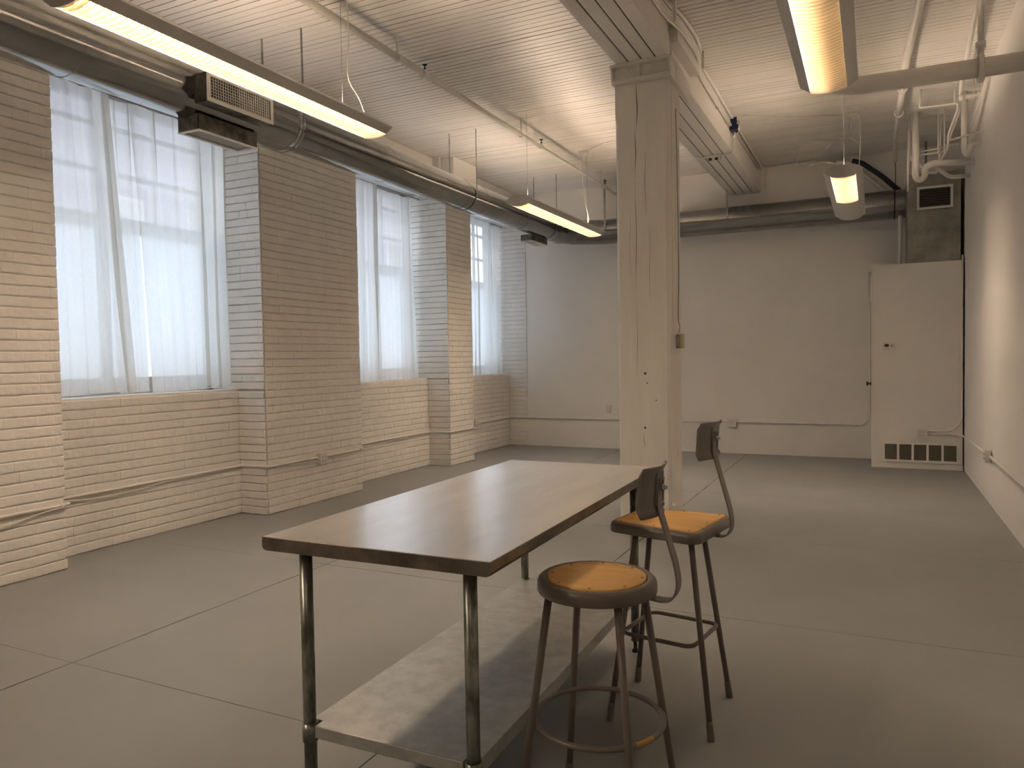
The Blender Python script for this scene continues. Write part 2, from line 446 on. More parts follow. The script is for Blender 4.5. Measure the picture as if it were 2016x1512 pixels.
CX0, CX1, CY0, CY1, CZ = -1.885, -1.455, 5.885, 6.29, 3.66
colm = thing('support_column', 'white painted square timber column with chamfered corners behind the steel table', 'column', ((CX0+CX1)/2, (CY0+CY1)/2, 0))
hx, hy = (CX1-CX0)/2, (CY1-CY0)/2
def oct(c): return [(-hx+c, -hy), (hx-c, -hy), (hx, -hy+c), (hx, hy-c), (hx-c, hy), (-hx+c, hy), (-hx, hy-c), (-hx, -hy+c)]
m_post = speckle(pmat('painted timber post', (.78, .75, .69), .55, bump=.35, bscale=16, var=.07, vscale=4, stretch=(3, 3, .35)), 6, .03, (.06, .05, .04), (1, 1, .6))
mc = MB(); lv = [(0, .022), (3.33, .022), (3.40, .003), (CZ, .003)]
v = []; f = []
for z, c in lv: v += [(x, y, z) for x, y in oct(c)]
for i in range(len(lv)-1):
    for k in range(8): f.append((i*8+k, i*8+(k+1) % 8, (i+1)*8+(k+1) % 8, (i+1)*8+k))
f.append(tuple(reversed(range(8)))); f.append(tuple(range(24, 32)))
mc.add(v, f); mc.build('post', m_post, colm)
# drying cracks and peg holes in the post
def crack(x, z0, z1, wd, face='f'):
    m_ = MB(); n_ = 9; L_ = []; R_ = []
    for k in range(n_+1):
        t_ = k/n_; ww = wd*math.sin(PI*min(.97, max(.03, t_)))+.0004; xo = x+.004*math.sin(t_*7+x*40)+random.uniform(-.001, .001); z = z0+(z1-z0)*t_
        L_.append((xo-ww/2, z)); R_.append((xo+ww/2, z))
    prof = L_+R_[::-1]
    if face == 'f': m_.prism(prof, 'y', -hy-.0006, -hy+.01)
    else: m_.prism(prof, 'x', hx-.01, hx+.0006)
    m_.build('crack', m_slot, colm)
for a in [(-.035, 3.27, 3.66, .007), (-.05, 2.9, 3.3, .005), (-.052, 2.0, 2.88, .0035), (.03, 2.6, 3.1, .003), (-.05, 1.3, 1.9, .002), (0, .70, .84, .003), (0, .40, .55, .003), (.06, 1.9, 2.5, .0015), (-.1, 2.1, 2.7, .001)]: crack(*a)
for a in [(-.08, 2.8, 3.6, .004), (-.09, 1.6, 2.7, .003), (.02, 2.3, 3.1, .002), (.04, .62, .70, .004)]: crack(*a, face='r')
for x, z, r in [(0.012, 1.321, .011), (.007, .88, .009), (.10, 1.104, .005), (.028, 1.243, .006)]:
    MB().tube([(x, -hy-.001, z), (x, -hy+.01, z)], r, 12).build('peg_hole', m_slot, colm)
MB().box(-hx-.012, hx+.012, -hy-.012, hy+.012, 0, .006).build('base_plate', m_iron, colm)
# cast iron cap
cap = MB().box(-hx-.004, hx+.035, -hy-.022, hy+.02, CZ+.02, CZ+.145)
cap_o = cap.build('iron_cap', m_iron, colm, bevel=.004)
MB().box(-hx-.022, hx+.045, -hy-.07, hy+.03, CZ+.118, CZ+.142).build('top_flange', m_iron, cap_o, bevel=.003)
MB().box(-hx-.012, hx+.04, -hy-.05, hy+.025, CZ-.012, CZ+.022).build('bottom_flange', m_iron, cap_o, bevel=.003)
for x in (-hx-.008, .0, hx+.022):
    MB().prism([(-hy-.064, CZ+.12), (-hy-.048, CZ+.02), (-hy-.015, CZ+.02), (-hy-.015, CZ+.12)], 'x', x-.007, x+.007).build('rib', m_iron, cap_o)
MB().prism([(-.06, CZ-.01), (.40, CZ-.06), (.42, CZ+.12), (-.06, CZ+.14)], 'x', hx+.030, hx+.045).build('side_plate', m_iron, cap_o, bevel=.003)
for x in (-.075, .085):
    MB().tube([(x, -hy-.02, CZ+.09), (x, -hy-.034, CZ+.088), (x, -hy-.040, CZ+.088)], [.018, .017, .010], 14).build('bolt', m_iron, cap_o)
MB().box(hx-.02, hx+.085, -.20, .62, CZ+.26, ZC-.002).build('bolster_block', m_beam, colm, bevel=.004)

# ------------------------------------------------------------------ windows, curtains
m_sash = pmat('grey white sash paint', (.55, .55, .55), .5)
for wi, (a, b_) in enumerate(RECS):
    fr = MB(); x0, x1 = XG-.06, XG+.03
    fr.box(x0, x1, a-.0, a+.07, ZS, ZT).box(x0, x1, b_-.09, b_-.012, ZS, ZT).box(x0, x1, a, b_-.012, ZT-.07, ZT).box(x0, x1, a, b_-.012, ZS, ZS+.05)
    mid = (a+b_)/2+(-.14 if wi == 0 else .02)
    wn = fr.build('window_%d' % (wi+1), m_sash, kind='structure')
    MB().box(x0+.005, x1-.005, mid-.045, mid+.045, ZS+.05, ZT-.07).build('mullion', m_sash, wn)
    for (ya, yb2) in ((a+.07, mid-.045), (mid+.045, b_-.09)):
        for z0, z1 in ((1.25, 1.35), (2.62, 2.74)):
            MB().box(x0+.01, x1-.01, ya, yb2, z0, z1).build('sash_rail', m_sash, wn)
        for z in (3.11, 3.50):
            MB().box(x0+.02, x1-.03, ya, yb2, z-.02, z+.02).build('muntin', m_sash, wn)
        MB().box(x0+.02, x1-.03, (ya+yb2)/2-.013, (ya+yb2)/2+.013, 2.74, ZT-.07).build('muntin', m_sash, wn)
        MB().box(x0+.04, x0+.045, ya, yb2, 1.35, 2.62).build('pane', m_frost, wn)
        for z0, z1 in ((2.74, 3.09), (3.13, 3.48), (3.52, ZT-.07)):
            MB().box(x0+.04, x0+.045, ya, yb2, z0, z1).build('pane', m_sky_glass, wn)

def curtain(y0t, y1t, y0b, y1b, x, zt, zb0, zb1, nf, amp, seed, label, group=None):
    r = random.Random(seed); nu, nv = nf*12, 16
    ph = [r.uniform(-.9, .9) for _ in range(nf+2)]; am = [r.uniform(.35, 1.3) for _ in range(nf+2)]
    wi = [r.uniform(.6, 1.5) for _ in range(nf)]; tot = sum(wi); cum = [0]
    for q in wi: cum.append(cum[-1]+q/tot)
    ov = [r.choice([0, .6, 1.7, 2.6]) for _ in range(nf)]
    v = []; f = []
    for j in range(nv+1):
        t_ = j/nv
        for i in range(nu+1):
            u = i/nu
            k = 0
            while k < nf-1 and u > cum[k+1]: k += 1
            loc = (u-cum[k])/(cum[k+1]-cum[k]); fold = max(0, math.sin(PI*min(1, max(0, loc))))**1.6*am[k]*(1 if k % 2 == 0 else -.35)
            fold += .22*math.sin(u*nf*9+ph[k]+t_*1.7)
            ya = y0t+(y0b-y0t)*t_; yb2 = y1t+(y1b-y1t)*t_
            yy = ya+(yb2-ya)*u + .008*math.sin(u*nf*6.3+t_*3) + ov[k]*(yb2-ya)*(cum[k+1]-cum[k])/(2*PI)*math.sin(2*PI*loc)*(.55+.45*math.cos(t_*2.2+k))
            zb = zb0+(zb1-zb0)*u
            z = zt+(zb-zt)*t_
            v.append((x+amp*fold*(1-.25*t_)+.006*math.sin(t_*5+u*9), yy, z))
    for j in range(nv):
        for i in range(nu):
            a = j*(nu+1)+i; f.append((a, a+1, a+nu+2, a+nu+1))
    m_ = MB(); m_.add(v, f, True)
    o = m_.build('sheer_curtain', m_curtain, **tg(label, 'curtain', group))
    # stitched hem, a doubled strip along the lower edge
    hv = []; hf = []
    for i in range(nu+1):
        b0 = v[nv*(nu+1)+i]; b1 = v[(nv-1)*(nu+1)+i]
        hv += [(b0[0]+.003, b0[1], b0[2]), (b0[0]+.003+(b1[0]-b0[0])*.2, b0[1]+(b1[1]-b0[1])*.2, b0[2]+.03)]
    for i in range(nu): hf.append((2*i, 2*i+2, 2*i+3, 2*i+1))
    m_ = MB(); m_.add(hv, hf, True); m_.build('hem', m_curtain, o)
    return o
ZR = 3.66
curtain(3.38, 4.10, 3.38, 4.27, -5.60, ZR, 1.215, 1.245, 6, .035, 1, 'sheer white curtain at the left of the nearest window, slanting free edge')
curtain(4.02, 4.36, 4.16, 4.435, -5.665, ZR, 1.220, 1.230, 3, .03, 2, 'narrow sheer white curtain between the two wide ones of the nearest window')
curtain(4.31, 5.40, 4.455, 5.385, -5.64, ZR, 1.215, 1.230, 7, .035, 3, 'wide sheer white curtain at the right of the nearest window, beside the brick reveal')
curtain(6.95, 7.73, 6.84, 7.76, -5.60, ZR, 1.207, 1.207, 7, .026, 4, 'sheer white curtain at the left of the middle window')
curtain(7.62, 8.62, 7.64, 8.73, -5.69, ZR, 1.207, 1.207, 7, .026, 5, 'sheer white curtain at the right of the middle window, flaring at its hem')
curtain(9.50, 10.82, 9.50, 10.84, -5.60, ZR, 1.207, 1.207, 9, .026, 6, 'sheer white curtain at the left of the farthest window')
curtain(10.74, 11.22, 10.76, 11.26, -5.69, ZR, 1.207, 1.207, 6, .026, 8, 'sheer white curtain at the right of the farthest window near the back wall')
for (a, b_), q in zip(RECS, ('nearest', 'middle', 'farthest')):
    MB().tube([(-5.63, a, ZR+.01), (-5.63, b_-.012, ZR+.01)], .011, 8).build('curtain_rod', m_wire, **tg('thin curtain rod across the top of the %s window' % q, 'curtain rod'))

# neighbouring building seen faintly through the curtains
bd = thing('building', 'pale lavender grey building seen faintly through the curtained windows', 'building', (-17, 7, 0))
m_bd = pmat('lavender grey render', (.36, .345, .40), .8, var=.3, vscale=.5)
MB().box(-6, 0, -9, 22, -3, 9.6).build('wall', m_bd, bd)
for yy in range(-7, 21, 3):
    for z in (.6, 3.8):
        wo_ = MB().box(-.05, .04, yy, yy+1.3, z, z+1.9).build('window', m_sash, bd)
        MB().box(.04, .05, yy+.1, yy+1.2, z+.1, z+1.8).build('pane', m_greypipe, wo_)
MB().box(-40, -6.3, -30, 40, -3.3, -3.0).build('ground_outside', pmat('pale pavement', (.5, .5, .5), .9), **tg('pale pavement outside below the windows', 'pavement'))

# ------------------------------------------------------------------ beam end box and left trim
be = thing('beam_end_box', 'white boxed beam end against the left wall above the round duct', 'box', (-5.285, 8.63, 3.7))
MB().box(0, .285, 0, .66, 0, .449).build('casing', m_trim, be, bevel=.003)
MB().box(-.0, .10, -.06, 0, 0, .449).build('filler_board', m_trim, be)

# ------------------------------------------------------------------ round duct
DX, DZ, D2Y, D2Z = -4.36, 3.40, 11.05, 3.39
du = thing('air_duct', 'round galvanised steel air duct running along the windows and across the back wall', 'duct', (0, 0, 0))
def duct_seg(name, p0, p1, r0, r1=None, lip=True):
    r1 = r1 or r0; p0, p1 = Vector(p0), Vector(p1)
    m_ = MB().tube([p0, p1], [r0, r1], 48, caps=False)
    if lip:
        d = (p1-p0).normalized()
        m_.tube([p1-d*.012, p1-d*.006, p1], [r1, r1+.0035, r1], 48, caps=False)
    return m_.build(name, m_duct, du)
R1, R2 = .205, .175
ys = [YREAR+.02, -.3, 1.3, 2.92, 4.72]
for a, b_ in zip(ys, ys[1:]): duct_seg('duct_section', (DX, a, DZ), (DX, b_, DZ), R1)
duct_seg('reducer', (DX, 4.72, DZ), (DX, 4.84, DZ), R1, R2)
ys = [4.84, 6.12, 7.62, 8.05, 9.25, 10.42]
for a, b_ in zip(ys, ys[1:]): duct_seg('duct_section', (DX, a, DZ), (DX, b_, DZ), R2)
R3 = .187
el = [Vector((DX, 10.42, DZ)), Vector((DX+.03, 10.66, DZ)), Vector((DX+.17, 10.89, DZ)), Vector((DX+.39, 11.02, DZ)), Vector((DX+.63, D2Y, D2Z))]
for a, b_ in zip(el, el[1:]):
    rr = R2 if a is el[0] else R3
    duct_seg('elbow_gore', a, b_+(b_-a)*.04, rr, R3)
xs = [el[-1].x, -2.9, -1.4, .20, .40]
for i, (a, b_) in enumerate(zip(xs, xs[1:])): duct_seg('duct_section', (a, D2Y, D2Z), (b_, D2Y, D2Z), R3)
MB().tube([(.245, D2Y, D2Z), (.262, D2Y, D2Z)], R3+.006, 48, caps=False).build('draw_band', m_black, du)
# hanger straps
def strap(x, y, z0, wd=.022, across='y'):
    m_ = MB()
    if across == 'y': m_.box(x-.0012, x+.0012, y-wd/2, y+wd/2, z0, ZC)
    else: m_.box(x-wd/2, x+wd/2, y-.0012, y+.0012, z0, ZC)
    return m_
for y_ in (2.0, 4.76, 7.75, 10.2):
    R_ = R1 if y_ < 4.8 else R2
    m_ = MB(); m_.add(strap(DX-R_-.006, y_, DZ).v, strap(DX-R_-.006, y_, DZ).f); s2 = strap(DX+R_+.006, y_, DZ); m_.add(s2.v, s2.f)
    n_ = 16; pv = []; pf = []
    for k in range(n_+1):
        a = PI+PI*k/n_
        for dy in (-.011, .011): pv.append((DX+(R_+.006)*math.cos(a), y_+dy, DZ+(R_+.006)*math.sin(a)))
    for k in range(n_): pf.append((2*k, 2*k+1, 2*k+3, 2*k+2))
    m_.add(pv, pf); m_.build('hanger_strap', m_strap, du)
for x_ in (-3.66, -3.46, -1.85):
    m_ = strap(x_, D2Y-R3-.006, D2Z, .03, 'x'); m_.build('hanger_strap', m_strap, du)

# registers: sheet metal box, white frame, louvres
def register(name, L, Wd, H, nf, par, loc, rot, vd=.010):
    # local: face towards +z at z=0, box goes to -H ; L along x, Wd along y
    h = MB(); t_ = .004
    h.box(-L/2, L/2, -Wd/2, -Wd/2+t_, -H, -.004).box(-L/2, L/2, Wd/2-t_, Wd/2, -H, -.004).box(-L/2, -L/2+t_, -Wd/2, Wd/2, -H, -.004).box(L/2-t_, L/2, -Wd/2, Wd/2, -H, -.004).box(-L/2, L/2, -Wd/2, Wd/2, -H-.004, -H)
    r_ = h.build(name, m_ductbox, par); r_.location = loc; r_.rotation_euler = rot
    b_ = .024; fr = MB()
    fr.box(-L/2-.004, L/2+.004, -Wd/2-.004, -Wd/2+b_, -.004, .004).box(-L/2-.004, L/2+.004, Wd/2-b_, Wd/2+.004, -.004, .004)
    fr.box(-L/2-.004, -L/2+b_, -Wd/2+b_, Wd/2-b_, -.004, .004).box(L/2-b_, L/2+.004, -Wd/2+b_, Wd/2-b_, -.004, .004)
    fr.build('face_frame', m_trim, r_, bevel=.0015)
    MB().box(-L/2+b_, L/2-b_, -Wd/2+b_, Wd/2-b_, -min(.045, H-.002)-.002, -min(.045, H-.002)).build('damper', m_black, r_)
    bl = MB().box(-.0012, .0012, -Wd/2+b_, Wd/2-b_, -vd, 0)  # vertical vanes
    me = bpy.data.meshes.new('vane'); me.from_pydata(bl.v, [], bl.f); me.materials.append(m_trim)
    for k in range(nf):
        o = link('vane', me, r_); o.location = (-L/2+b_+(L-2*b_)*(k+.5)/nf, 0, 0); o.rotation_euler = (0, .55 if (k > nf*.45 and nf > 20) else 0, 0)
    nh = 7; hb = MB().box(-L/2+b_, L/2-b_, -.001, .001, -.022, -.012)
    mh = bpy.data.meshes.new('cross_vane'); mh.from_pydata(hb.v, [], hb.f); mh.materials.append(m_trim)
    for k in range(nh):
        o = link('cross_vane', mh, r_); o.location = (0, -Wd/2+b_+(Wd-2*b_)*(k+.5)/nh, 0)
    return r_
# facing the room (+x), facing down, far one facing down, riser grille facing -y
register('air_register', .61, .19, .12, 26, du, (-4.05, 4.005, 3.34), (PI/2, 0, PI/2))
register('air_register', .55, .20, .11, 26, du, (-4.34, 4.06, 3.10), (PI, 0, PI/2), .0035)
register('air_register', .56, .17, .085, 24, du, (-4.45, 9.99, 3.135), (PI, 0, PI/2), .0035)

# ------------------------------------------------------------------ mechanical closet, riser, grilles
cl = thing('utility_closet', 'tall cream utility closet with a low grille in the back right corner', 'closet', (0, 10.5, 0))
CLH = 2.555
MB().box(0, .982, 0, .795, 0, CLH).build('body', m_plaster, cl)
MB().box(-.012, .985, -.012, .0, 0, .055).build('kickboard', m_trim, cl, bevel=.002)
MB().box(-.018, 0, -.006, .03, 0, CLH-.1).build('door_edge', m_trim, cl, bevel=.002)
MB().box(-.03, -.017, -.004, .03, 2.1, 2.42).build('hinge_strip', m_trim, cl)
kn = MB().tube([(-.018, .06, 1.06), (-.032, .06, 1.06)], .022, 16).tube([(-.03, .06, 1.06), (-.05, .06, 1.06)], .009, 12).tube([(-.046, .06, 1.06), (-.056, .06, 1.06), (-.072, .06, 1.06), (-.078, .06, 1.06)], [.012, .026, .025, .012], 18)
kn.build('door_knob', pmat('brown bronze knob', (.10, .06, .035), .35, metal=.8), cl)
gr = thing('return_grille', 'long low return air grille of five dark louvred panels on the closet', 'vent', (.532, 10.485, .2075))
GL, GH = .845, .255
fr = MB().box(-GL/2, GL/2, -.004, .006, GH/2-.033, GH/2).box(-GL/2, GL/2, -.004, .006, -GH/2, -GH/2+.028)
pw = (GL-.05)/5
for k in range(6):
    xx = -GL/2+.012+ (GL-.036)*k/5; fr.box(xx-.012 if k else -GL/2, xx+.014 if k < 5 else GL/2, -.004, .006, -GH/2+.028, GH/2-.033)
fr.build('face_frame', m_trim, gr, bevel=.0012)
MB().box(-GL/2+.01, GL/2-.01, .005, .008, -GH/2+.01, GH/2-.01).build('back_plate', m_slot, gr)
m_slat2 = pmat('brown grille lattice', (.30, .25, .20), .5)
m_slat = pmat('dull brown slat', (.20, .18, .14), .5)
for k in range(5):
    xa = -GL/2+.012+(GL-.036)*k/5+.014; xb = -GL/2+.012+(GL-.036)*(k+1)/5-.012; s_ = MB()
    for q in range(15):
        z = -GH/2+.034+(GH-.075)*q/14; s_.prism([(-.002, z), (-.001, z-.002), (.006, z+.004), (.005, z+.006)], 'x', xa, xb)
    s_.build('louver_bank', m_slat, gr)

rs = thing('duct_riser', 'square galvanised duct riser standing on the corner closet', 'duct', (.39, 10.56, CLH))
MB().box(0, .565, 0, .72, 0, 1.10).build('casing', m_rise, rs, bevel=.003)
MB().box(-.006, .571, -.006, .726, .0, .03).build('seam_collar', m_rise, rs)
MB().box(.545, .569, -.008, .0, .0, 1.10).build('standing_seam', m_rise, rs)
g2 = register('wall_grille', .38, .27, .03, 14, rs, (.292, -.036, .79), (PI/2, 0, 0))
for c in g2.children:
    if c.name.startswith(('vane', 'cross_vane')): c.data.materials[0] = m_slat2
MB().tube([(.315, 10.8, CLH), (.315, 10.8, 3.20)], .024, 14).build('drain_pipe', m_pvc, **tg('white vertical pipe between the back wall and the riser, on the closet', 'pipe'))

# thermostat
th = thing('thermostat', 'small white thermostat with dark display on the closet front', 'thermostat', (.184, 10.478, 1.532))
MB().box(-.072, .072, -.0, .022, -.052, .052).build('case', m_box, th, bevel=.006)
MB().box(-.052, -.004, -.002, .001, -.006, .028).build('display', m_black, th)
MB().box(.028, .036, -.003, .001, -.012, .024).box(.014, .05, -.003, .001, .002, .010).build('buttons', m_slat, th)
MB().box(-.03, .0, -.002, .001, -.034, -.030).build('legend', m_slat, th)

# electrical boxes
def outlet_box(label, loc, rz, sz=.10, dz=.11, cover=True, double=True, group=None):
    b_ = thing('outlet_box', label, 'outlet', loc, rz, group)   # faces local -y
    MB().box(-sz/2, sz/2, 0, .045, -dz/2, dz/2).build('box', m_box, b_, bevel=.004)
    MB().box(-sz/2-.003, sz/2+.003, -.004, 0, -dz/2-.003, dz/2+.003).build('cover', m_box, b_, bevel=.002)
    for x in ((-.02, .02) if double else (0,)):
        for z in (-.022, .022):
            s_ = MB().box(x-.008, x-.005, -.0055, -.003, z-.007, z+.007).box(x+.004, x+.007, -.0055, -.003, z-.006, z+.006).box(x-.002, x+.001, -.0055, -.003, z-.013, z-.010)
            s_.build('socket', m_slot, b_)
    return b_
RZL = PI/2   # faces +x
outlet_box('outlet box on the brick pier between the near and middle windows', (XP+.055, 6.08, .45), RZL)
outlet_box('outlet box on the low brick wall under the farthest window', (XW+.055, 10.02, .47), RZL)
outlet_box('outlet box low on the plaster back wall right of the column', (-1.871, YB-.055, .458), 0, .12, .12)
outlet_box('outlet box low on the closet front above the long grille', (.547, 10.45, .445), 0, .105, .115)
outlet_box('outlet box low on the right plaster wall', (XR-.055, 8.2, .47), -PI/2, .115, .12)
ph = thing('phone_jack', 'small wall jack with a hooked plug above the conduit, left of the column', 'wall jack', (-3.78, YB-.02, .63))
MB().box(-.04, .04, 0, .02, -.065, .065).build('plate', m_box, ph, bevel=.003)
MB().tube(smooth_curve([(-.012, -.002, .0), (-.02, -.02, -.03), (0, -.03, -.062), (.02, -.02, -.04), (.01, -.005, -.01)]), .006, 8).build('plug_cord', m_cord, ph)

# ------------------------------------------------------------------ surface conduits
def run(name, pts, r, mat, label, cat, rad=.05, seg=8, parent=None, group=None, fit=()):
    o = MB().tube(rounded(pts, rad), r, seg)
    for f_ in fit:
        a = Vector(f_[0]); d = Vector(f_[1]).normalized(); o.tube([a-d*.02, a+d*.02], r*1.35, seg)
    if parent: return o.build(name, mat, parent)
    return o.build(name, mat, **tg(label, cat, group))
zc = .467; xc = XP+.014; xd = XW+.016
run('wall_conduit', [(xc, .95, zc), (xc, 3.375, zc+.003), (xc-.03, 3.392, zc+.003), (xd, 3.40, zc-.01), (xd, 5.30, zc), (xd+.02, 5.315, zc), (xc-.01, 5.315, zc), (xc+.002, 5.345, zc), (xc, 6.81, zc), (xc-.02, 6.82, zc), (xd, 6.83, zc), (xd, 8.72, zc), (xd+.02, 8.735, zc), (xc, 8.735, zc), (xc+.004, 8.76, zc), (xc, 9.445, zc), (xd, 9.46, zc), (xd, YB-.035, zc), (xd+.03, YB-.03, zc), (XP, YB-.03, zc), (XP+.02, YB-.018, zc), (-.12, YB-.018, zc), (-.035, YB-.018, zc+.10), (-.035, YB-.018, CLH)], .0115, m_pipe,
    'white painted conduit running low along the brick wall and the back wall', 'conduit', .03, fit=[((xc, 3.33, zc), (0, 1, 0)), ((xc, 5.9, zc), (0, 1, 0)), ((xc, 6.76, zc), (0, 1, 0)), ((xc, 9.4, zc), (0, 1, 0)), ((-3, YB-.018, zc), (1, 0, 0))])
def sag(label, pts):
    MB().tube(smooth_curve(pts, 6), .005, 6).build('loose_cable', m_cord, **tg(label, 'cable'))
sag('thin white cable sagging under the conduit on the nearest brick pier', [(xc, 1.8, .38), (xc, 2.4, .37), (xc, 2.9, .40), (xc, 3.2, .445), (xc+.01, 3.33, .455)])
sag('thin white cable sagging under the conduit below the nearest window', [(xd, 3.42, .45), (xd, 3.8, .415), (xd, 4.2, .42), (xd, 4.5, .445), (xd, 5.25, .45)])
sag('thin white cable under the conduit on the pier between near and middle windows', [(xc, 5.4, .45), (xc, 5.8, .44), (xc, 6.2, .425), (xc, 6.5, .438), (xc, 6.78, .452)])
sag('thin white cable under the conduit below the middle window', [(xd, 6.9, .44), (xd, 7.4, .435), (xd, 8.0, .44), (xd, 8.65, .45)])
run('closet_conduit', [(.60, 10.482, .478), (.86, 10.482, .478), (.972, 10.482, .60), (.972, 10.482, CLH+.06)], .0105, m_pipe, 'white conduit rising along the right edge of the closet', 'conduit', .11)
run('wall_conduit', [(.60, 10.482, .445), (.93, 10.482, .440), (XR-.018, 10.40, .43), (XR-.016, 8.26, .468)], .0105, m_pipe, 'white conduit from the closet outlet to the right wall outlet', 'conduit', .04)
run('wall_conduit', [(XR-.016, 8.14, .468), (XR-.016, 3.0, .475), (XR-.016, -1.5, .475)], .0125, m_pipe, 'white conduit along the right wall from its outlet toward the camera', 'conduit', .04)

# sprinkler line
sp = thing('sprinkler_pipe', 'white sprinkler pipe under the ceiling left of the beam with black heads', 'pipe', (0, 0, 0))
SX, SZ = -3.55, 3.965
MB().tube([(SX, YREAR, SZ+.02), (SX, 5.62, SZ+.01)], .030, 14).build('pipe', m_pipe, sp)
MB().tube([(SX, 5.62, SZ+.01), (SX, 8.2, SZ)], .024, 14).build('pipe', m_pipe, sp)
MB().tube([(SX, 8.2, SZ), (SX, YB, SZ-.01)], .020, 12).build('pipe', m_pipe, sp)
for y_, r in ((5.66, .036), (8.22, .029), (10.58, .026)):
    MB().tube([(SX, y_-.045, SZ), (SX, y_-.03, SZ), (SX, y_+.03, SZ), (SX, y_+.045, SZ)], [r*.9, r, r, r*.9], 14).tube([(SX, y_, SZ), (SX, y_, SZ+.045)], r*.6, 10).build('tee', m_pipe, sp)
    MB().tube([(SX, y_, SZ+.04), (SX, y_, SZ+.058), (SX, y_, SZ+.06), (SX, y_, SZ+.085), (SX, y_, SZ+.088), (SX, y_, SZ+.093)], [.012, .012, .006, .006, .022, .022], 12).build('sprinkler_head', m_black, sp)
for y_, r in ((2.8, .033), (5.24, .033), (7.65, .027), (10.36, .023)):
    h = MB(); h.tube(circle(0, 0, 0, r, 20), .004, 6, closed=True)
    h.v = [(SX+p[0], y_+p[2]*2.5, SZ+p[1]) for p in h.v]
    h.box(SX-.004, SX+.004, y_-.012, y_+.012, SZ+r, ZC).box(SX-.02, SX+.02, y_-.012, y_+.012, ZC-.006, ZC)
    h.build('hanger', m_pipe, sp)

# ------------------------------------------------------------------ pendant fluorescent lights
def pendant(label, cx, cz, y0, y1, lit_to=None, wires=(), tube_from=None):
    L = y1-y0; lit = (lit_to or y1)-y0
    p = thing('pendant_light', label, 'light', (cx, y0, cz), 0, 'long louvred pendant lights')
    tip, tx, tz, bx, bz = .163, .092, .052, .104, -.040
    arc = [(bx*math.cos(PI*k/10), bz-.020*math.sin(PI*k/10)) for k in range(11)]        # from +bx to -bx
    outline = [(-tip, 0), (-tx, tz), (tx, tz), (tip, 0)] + arc
    outline = [(-tip, .0), (-tip+.002, .006), (-tx, tz), (tx, tz), (tip-.002, .006), (tip, .0)] + arc
    MB().prism(outline, 'y', 0, .006).build('end_cap', m_cap, p)
    MB().prism(outline, 'y', L-.006, L).build('end_cap', m_cap, p)
    th_ = .003
    for s in (-1, 1):
        h = MB(); h.prism([(s*bx, bz), (s*tip, 0), (s*tx, tz), (s*(tx-.03), tz), (s*(tx-.03), tz-th_), (s*(tx-.002), tz-th_), (s*(tip-.006), 0), (s*(bx-.001), bz+th_)], 'y', .006, L-.006)
        h.build('housing_side', m_cap, p)
    MB().box(-tx+.028, -.029, .006, L-.006, tz-.004, tz-.001).box(.029, tx-.028, .006, L-.006, tz-.004, tz-.001).build('uplight_blocker', m_refl, p)  # added strips, unseen from below, that narrow the slot and dim the ceiling
    MB().box(-.03, .03, .006, L-.006, -.004, .004).build('spine', m_refl, p)
    for s in ((-1,) if tube_from else (-1, 1)):
        MB().tube([(s*.052, (tube_from-y0) if tube_from else .05, .006), (s*.052, lit-.03, .006)], .0127, 10).build('lamp_tube', m_tube, p)
        MB().box(s*.052-.016, s*.052+.016, .006, .05, -.012, .024).build('lamp_holder', m_refl, p)
    # louvre blades, curved lower edge
    bv = []; n_ = 8
    lo = [(-bx+.002+(2*bx-.004)*k/n_, bz-.0195*math.sin(PI*k/n_)) for k in range(n_+1)]
    hi = [(x, z+.032) for x, z in lo]
    me_ = MB().prism(lo+hi[::-1], 'y', -.0015, .0015)
    me = bpy.data.meshes.new('louver_blade'); me.from_pydata(me_.v, [], me_.f); me.materials.append(m_blade)
    nb = int(lit/.040)
    for k in range(nb):
        o = link('louver_blade', me, p); o.location = (0, .02+lit*(k+.5)/nb-.02, 0)
    if lit < L-.05:
        lo2 = [(-bx+2*bx*k/n_, bz-.020*math.sin(PI*k/n_)) for k in range(n_+1)]; hi2 = [(x, z+.003) for x, z in lo2]
        MB().prism(lo2+hi2[::-1], 'y', lit, L-.006).build('blank_panel', m_cap, p)
    for y_ in wires:
        MB().tube([(0, y_-y0, tz-.002), (0, y_-y0, ZC-cz)], .0022, 6).build('suspension_wire', m_wire, p)
        MB().tube([(0, y_-y0, tz), (0, y_-y0, tz+.02)], .006, 8).build('wire_clip', m_wire, p)
    return p
pendant('long pendant light hanging nearest the camera beside the round duct, louvers seen from the side', -3.435, 3.222, 2.30, 4.74, wires=(2.6, 4.36))
pendant('pendant light hanging before the far duct corner, left of the column', -3.44, 3.165, 7.33, 9.74, wires=(7.56, 9.48))
pendant('pendant light at the top right, its end in front of the thick pipe', -.243, 3.105, 2.58, 5.0, wires=(2.8, 4.7), tube_from=3.45)
pendant('pendant light before the back wall on the right, its far part unlit', -.240, 3.085, 7.33, 9.72, lit_to=8.62, wires=(7.56, 9.46))
def cordrun(label, pts, r=.0042, mat=None):
    MB().tube(smooth_curve(pts, 8), r, 6).build('power_cord', mat or m_cord, **tg(label, 'cord'))
def jbox(label, loc):
    j = thing('junction_box', label, 'junction box', loc)
    MB().box(-.055, .055, -.04, .04, -.035, 0).build('body', m_box, j, bevel=.003)
    MB().tube([(.0, -.04, -.02), (0, -.055, -.02)], .01, 8).build('cable_clamp', m_box, j)
jbox('white junction box on the ceiling above the far left pendant light', (-3.40, 9.25, ZC))
jbox('white junction box on the ceiling above the far right pendant light', (-.22, 9.32, ZC))
cordrun('white power cord drooping onto the near left pendant light', [(-3.38, 4.36, ZC), (-3.37, 4.36, 3.75), (-3.39, 4.37, 3.50), (-3.37, 4.47, 3.37), (-3.40, 4.58, 3.285)])
